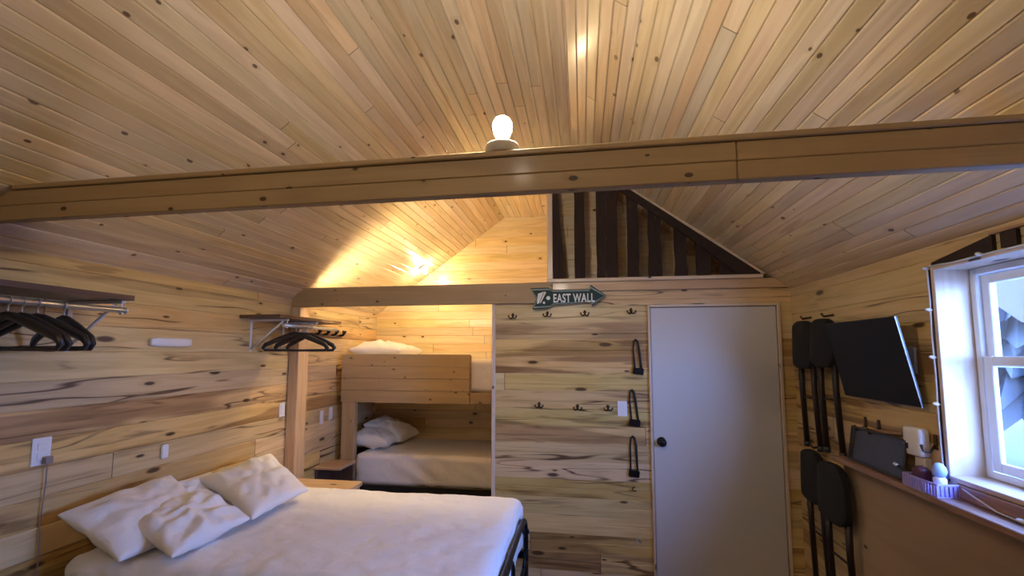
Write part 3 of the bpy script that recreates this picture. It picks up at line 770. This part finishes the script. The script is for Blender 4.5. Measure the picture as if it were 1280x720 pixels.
b = B(); add_tube(b, [(.331, YB, -.897), (.331, YB - .022, -.897)] + arc((.331, YB - .022, -.910), .013, 90, 330, 'xz', 10), .004, 8); tag(obj('cup_hook', b, 'brass'), 'small dark hook just below the bottom strap', 'hook')
b = B(); add_tube(b, [(.354, YB, -1.225), (.354, YB - .010, -1.23)], .004, 8); add_tube(b, arc((.354, YB - .012, -1.246), .016, 0, 360, 'xz', 18)[:-1], .0035, 8, closed=True); tag(obj('ring', b, 'grey_mt'), 'small metal ring low on the back wall beside the door frame', 'ring')

# arrow sign
SY = 3.137
out = [(-.358, .447), (-.232, .449), (-.205, .432), (.060, .432), (.062, .462), (.168, .386), (.070, .315), (.062, .342), (-.205, .322), (-.228, .302), (-.345, .296), (-.318, .372)]
out = [(x, z + .004) for x, z in out]
cx_, cz_ = -.09, .376
ins = lambda k: [(cx_ + (x - cx_) * (1 - k * .45), cz_ + (z - cz_) * (1 - k * 2.0)) for x, z in out]
t = thing('arrow_sign', 'green arrow-shaped metal sign with white capital lettering above the hooks', 'sign', (-.09, SY, .3))
b = B(); add_prism(b, [(x, SY, z) for x, z in out], (0, -.006, 0)); obj('sign_plate', b, 'green', t)
b = B()
o1 = ins(.05); o2 = ins(.12); n = len(out)
for i in range(n):
    j = (i + 1) % n
    p = [(o1[i][0], SY - .0062, o1[i][1]), (o1[j][0], SY - .0062, o1[j][1]), (o2[j][0], SY - .0062, o2[j][1]), (o2[i][0], SY - .0062, o2[i][1])]
    add_prism(b, p, (0, -.0012, 0))
obj('sign_rim', b, 'signrim', t)
cu = bpy.data.curves.new('txt', 'FONT'); cu.body = 'EAST WALL'; cu.size = .088; cu.extrude = .0008; cu.offset = .0022; cu.space_character = 1.08
to = bpy.data.objects.new('txt', cu); COL.objects.link(to); bpy.context.view_layer.update()
me = bpy.data.meshes.new_from_object(to.evaluated_get(bpy.context.evaluated_depsgraph_get()))
bpy.data.objects.remove(to); b = B(); b.from_mesh(me)
x0 = min(v.co.x for v in b.verts); x1 = max(v.co.x for v in b.verts)
for v in b.verts:
    v.co = Vector((-.196 + (v.co.x - x0) * (.285 / (x1 - x0)), SY - .0072 - v.co.z, .347 + v.co.y * .95))
obj('sign_lettering', b, 'signtext', t)
b = B()
add_prism(b, [(-.305, SY - .0062, .410), (-.262, SY - .0062, .424), (-.300, SY - .0062, .340), (-.312, SY - .0062, .338)], (0, -.0014, 0))
add_prism(b, [(-.258, SY - .0062, .424), (-.246, SY - .0062, .420), (-.284, SY - .0062, .345), (-.294, SY - .0062, .342)], (0, -.0014, 0))
add_prism(b, [(x, SY - .0062, z) for x, y, z in arc((-.232, 0, .378), .014, 0, 360, 'xz', 10)[:-1]], (0, -.0014, 0))
add_prism(b, [(x, SY - .0062, z) for x, y, z in arc((-.262, 0, .345), .009, 0, 360, 'xz', 10)[:-1]], (0, -.0014, 0))
obj('sign_emblem', b, 'signtext', t)

# ------------------------------------------------------------------ folding stools hung on the right wall
def stool(xc, ya, yb, zt, zb, zl, label, s=1.):
    t = thing('folding_stool', label, 'stool', (XR, (ya + yb) / 2, zb), 'folded stools on the right wall')
    b = B(); yc = (ya + yb) / 2; w = yb - ya; h = zt - zb
    t_ = bmesh.new(); bmesh.ops.create_cube(t_, size=2); bmesh.ops.subdivide_edges(t_, edges=t_.edges[:], cuts=10, use_grid_fill=True)
    for v in t_.verts:
        x, y, z = v.co; e = 3.2
        # superellipse outline, fuller at the bottom, softly domed faces
        r = (abs(y) ** e + abs(z) ** e) ** (1 / e); m = max(abs(y), abs(z)) or 1; k = m / r if r > 1e-6 else 1
        yy, zz = y * k, z * k; dome = (1 - .55 * max(abs(yy), abs(zz)) ** 3)
        v.co = Vector((xc + x * .030 * dome, yc + yy * w / 2 * (1 - .10 * zz), (zt + zb) / 2 + zz * h / 2))
    for f in t_.faces: f.smooth = True
    merge(b, t_); obj('pad', b, 'blk_fab', t)
    for y, dy in ((ya + .035, .035), (yb - .045, .0)):
        b = B(); add_tube(b, [(xc + .012, y, zb + .05), (xc + .012, y, zb - .12), (xc + .022, y - dy * .3, zl)], [.0165, .0155, .0145], 10)
        f = obj('leg', b, 'brn_mt', t)
        b = B(); add_lathe(b, [(0, -.018), (.017, -.018), (.018, .012), (.0, .012)], (xc + .022, y - dy * .3, zl), n=12); obj('rubber_foot', b, 'blk_pl', f)
    b = B(); add_tube(b, [(xc + .016, ya + .035, zb - .17), (xc + .016, yb - .045, zb - .17)], .006, 8); obj('crossbar', b, 'brn_mt', t)
    b = B(); add_tube(b, [(xc + .02, yb - .02, zt - .12), (xc + .03, yb + .02, zb + .0), (xc + .03, yb + .03, zb - .06), (xc + .03, yb + .005, zb - .09), (xc + .025, yb - .03, zb - .02)], .006, 8); obj('strap', b, 'strap', t)
    b = B(); add_tube(b, [(XR - .001, yc, zt + .02), (XR - .05, yc, zt + .012), (XR - .062, yc, zt + .03)], .006, 8); obj('wall_hook', b, 'brass', t)
stool(1.308, 2.815, 3.04, .186, -.10, -.545, 'upper black padded folding stool hanging nearest the door corner')
stool(1.300, 2.575, 2.80, .182, -.085, -.53, 'upper black padded folding stool partly behind the television')
stool(1.300, 2.775, 3.00, -.565, -.86, -1.36, 'lower black padded folding stool hanging nearest the door corner')
stool(1.270, 2.48, 2.745, -.575, -.875, -1.38, 'lower black padded folding stool hanging beside the plywood panel')

# television
ti = math.atan2(.074, .36); rot = Euler((0, -ti, 0)).to_matrix()
t = thing('television', 'small black flat television tilted on the right wall above the hooks', 'television', (XR, 2.29, -.05))
c = Vector((1.292, 2.295, -.038))
def tbox(lo, hi, bev=.002):
    b = B(); add_box(b, lo, hi, 1, bev); b.transform(Matrix.Translation(c) @ rot.to_4x4()); return b
obj('housing', tbox((.0, -.265, -.187), (.008, .265, .187), .002), 'blk_pl', t)
obj('screen', tbox((-.003, -.262, -.184), (-.0002, .262, .184), .001), 'tv', t)
obj('edge_trim', tbox((-.0035, -.2672, -.187), (-.0005, -.2652, .187), 0), 'bezel', t)
obj('wall_mount', box((1.326, 2.15, -.11), (XR - .001, 2.42, .05), 2, .004), 'blk_pl', t)
b = box((XR - .012, 2.085, -.09), (XR - .001, 2.125, .02), 2, .002); tag(obj('cable_box', b, 'bezel'), 'small grey box on the wall behind the right edge of the television', 'box')

# hooks, dispenser, tray and basket on the ledge
def jhook(y, z, label):
    t = thing('coat_hook', label, 'hook', (XR, y, z), 'brown hooks on the right wall')
    obj('backplate', box((XR - .006, y - .009, z - .028), (XR, y + .009, z + .030), 2, .002), 'brass', t)
    b = B(); add_tube(b, [(XR - .006, y, z - .012), (XR - .022, y + .004, z - .038), (XR - .042, y + .008, z - .034), (XR - .048, y + .01, z - .012)], [.005, .005, .005, .006], 8); obj('prong', b, 'brass', t)
jhook(2.46, -.345, 'far brown hook on the right wall under the television')
jhook(2.36, -.345, 'second brown hook on the right wall under the television')
jhook(2.02, -.352, 'brown hook between the white dispenser and the window')
t = thing('soap_dispenser', 'white wall dispenser with a cream base beside the window', 'dispenser', (XR, 2.10, -.45))
b = B(); rounded_box(b, (1.318, 2.045, -.420), (XR - .001, 2.145, -.305), .012, 6); obj('body', b, 'white_pl', t)
obj('base', box((1.33, 2.045, -.53), (XR - .001, 2.10, -.421), 2, .004), 'cream', t)
obj('slot', box((1.3165, 2.11, -.395), (1.3178, 2.125, -.372), 2, 0), 'black', t)
ti2 = math.radians(9); t = thing('serving_tray', 'dark grey rectangular tray leaning on the wall on top of the ledge', 'tray', (1.31, 2.30, -.53))
b = B(); c2 = Vector((1.318, 2.315, -.447))
def tr(lo, hi, bev=.003):
    b = B(); add_box(b, lo, hi, 1, bev); b.transform(Matrix.Translation(c2) @ Euler((0, ti2, 0)).to_matrix().to_4x4()); return b
obj('tray_base', tr((-.003, -.185, -.082), (.004, .185, .082), .002), 'tray', t)
b = B(); m4 = Matrix.Translation(c2) @ Euler((0, ti2, 0)).to_matrix().to_4x4()
tmp = B(); ring(tmp, -.192, .192, -.083, .083, .010, -.014, -.0032); tmp.transform(m4); merge(b, tmp); obj('tray_rim', b, 'tray', t)
b = B(); add_tube(b, [(1.346, 2.42, -.372), (1.348, 2.30, -.362), (1.348, 2.19, -.350)], [.007, .010, .007], 10); add_lathe(b, [(0, .02), (.014, .016), (.018, 0), (.012, -.014), (0, -.016)], (1.343, 2.452, -.378), (0, 1, 0), 16)
b2 = b; tag(obj('wooden_spoon', b2, 'sill'), 'brown spoon lying along the top edge of the dark tray', 'spoon')
t = thing('basket', 'lilac slotted plastic basket of small things on the ledge next to the window', 'basket', (1.31, 1.985, -.532))
y0, y1, x0, x1, z0, z1 = 1.905, 2.085, 1.272, 1.352, -.5315, -.482
b = B(); add_box(b, (x0, y0, z0), (x1, y1, z0 + .004), 1, .001); obj('bottom', b, 'lilac', t)
b = B(); wt = .004
add_box(b, (x0, y0, z1 - .008), (x0 + wt, y1, z1), 1, .001); add_box(b, (x1 - wt, y0, z1 - .008), (x1, y1, z1), 1, .001)
add_box(b, (x0, y0, z1 - .008), (x1, y0 + wt, z1), 0, .001); add_box(b, (x0, y1 - wt, z1 - .008), (x1, y1, z1), 0, .001); obj('rim', b, 'lilac', t)
b = B()
for k in range(13):
    y = y0 + (y1 - y0 - .009) * k / 12
    for x in (x0 + .0005, x1 - .0035): add_box(b, (x, y, z0 + .003), (x + .003, y + .009, z1 - .007), 2, 0)
for k in range(6):
    x = x0 + (x1 - x0 - .009) * k / 5
    for y in (y0 + .0005, y1 - .0035): add_box(b, (x, y, z0 + .003), (x + .009, y + .003, z1 - .007), 2, 0)
obj('side_slats', b, 'lilac', t)
b = B(); rounded_box(b, (1.285, 2.005, -.527), (1.335, 2.062, -.448), .02, 8); tag(obj('cup', b, 'plum'), 'dark plum cup standing in the lilac basket', 'cup')
b = B(); add_lathe(b, [(0, 0), (.020, 0), (.021, .07), (.014, .088), (.012, .10), (0, .10)], (1.336, 1.975, -.527), n=20); tag(obj('bottle', b, 'navy'), 'dark navy bottle standing in the lilac basket', 'bottle')
t = thing('bottle', 'white bottle with a round light blue cap in the lilac basket', 'bottle', (1.312, 1.945, -.527))
b = B(); add_lathe(b, [(0, 0), (.019, 0), (.020, .055), (.016, .062), (0, .062)], (1.312, 1.945, -.527), n=20); obj('body', b, 'white_pl', t)
b = B(); add_lathe(b, [(0, .052), (.012, .048), (.021, .034), (.023, .02), (.018, .004), (.012, 0), (0, 0)], (1.312, 1.945, -.4645), n=20); obj('cap', b, 'ltblue', t)
t = thing('pen', 'black pen with a white end poking out of the lilac basket', 'pen', (1.30, 2.09, -.50))
b = B(); add_tube(b, [(1.305, 2.05, -.506), (1.29, 2.135, -.472)], .006, 10); obj('barrel', b, 'blk_pl', t)
b = B(); add_tube(b, [(1.2898, 2.1362, -.4715), (1.287, 2.153, -.465)], .0065, 10); obj('cap', b, 'white_pl', t)

# dark slat valance above the window
t = thing('valance', 'dark rough wood strip with gaps above the window', 'valance', (XR, 1.5, .34))
for y0, y1, h0, h1 in [(1.955, 1.690, .010, .052), (1.660, 1.605, .050, .050), (1.575, 1.50, .05, .05), (1.47, 1.40, .05, .05), (1.37, 1.30, .05, .05), (1.27, 1.20, .05, .05)]:
    b = B(); zb = .3365; add_prism(b, [(XR - .014, y0, zb), (XR - .014, y1, zb), (XR - .014, y1, zb + h1), (XR - .014, y0, zb + h0)], (.013, 0, 0), 1); obj('slat', b, 'bark', t)
obj('top_strip', box((XR - .016, 1.19, .389), (XR - .001, 1.70, .398), 1, .002), 'sill', t)

# string lights around the window
t = thing('string_lights', 'thin white string of fairy lights pinned around the window edge', 'string lights', (XR, 1.98, -.5))
sy = WY1 + .022; sxx = XR - .010
path = [(sxx, 1.30, .330), (sxx, 1.50, .330), (sxx, 1.70, .331), (sxx, 1.86, .329), (sxx, sy - .01, .338), (sxx, sy, .325), (sxx, sy - .003, .20), (sxx, sy + .002, .07), (sxx, sy - .002, -.08), (sxx, sy + .001, -.22), (sxx, sy, -.36), (sxx, sy - .003, -.47), (XR - .004, sy - .004, -.517), (XR - .004, sy - .03, -.478), (1.341, 1.85, -.50), (1.338, 1.75, -.524), (1.336, 1.66, -.527), (1.338, 1.5, -.526), (1.338, 1.2, -.527)]
b = B(); add_tube(b, path, .0032, 8); obj('cable', b, 'white_mt', t)
b = B(); add_tube(b, [(XR - .004, WY1 + .019, WZ0), (XR - .004, WY1 + .019, WZ1)], .0035, 6); obj('dark_wire', b, 'blk_pl', t)
for p in [(sxx, sy, .33), (sxx, sy, .165), (sxx, sy, -.02), (sxx, sy, -.20), (sxx, sy, -.445), (sxx, sy - .008, -.475), (sxx, 1.74, .334), (1.336, 1.66, -.52)]:
    b = B(); add_lathe(b, [(0, .013), (.005, .010), (.007, .003), (.0065, -.004), (.004, -.010), (0, -.011)], (p[0] - .004, p[1], p[2]), (-1, .3, .2), 12); obj('bulb', b, 'white_pl', t)
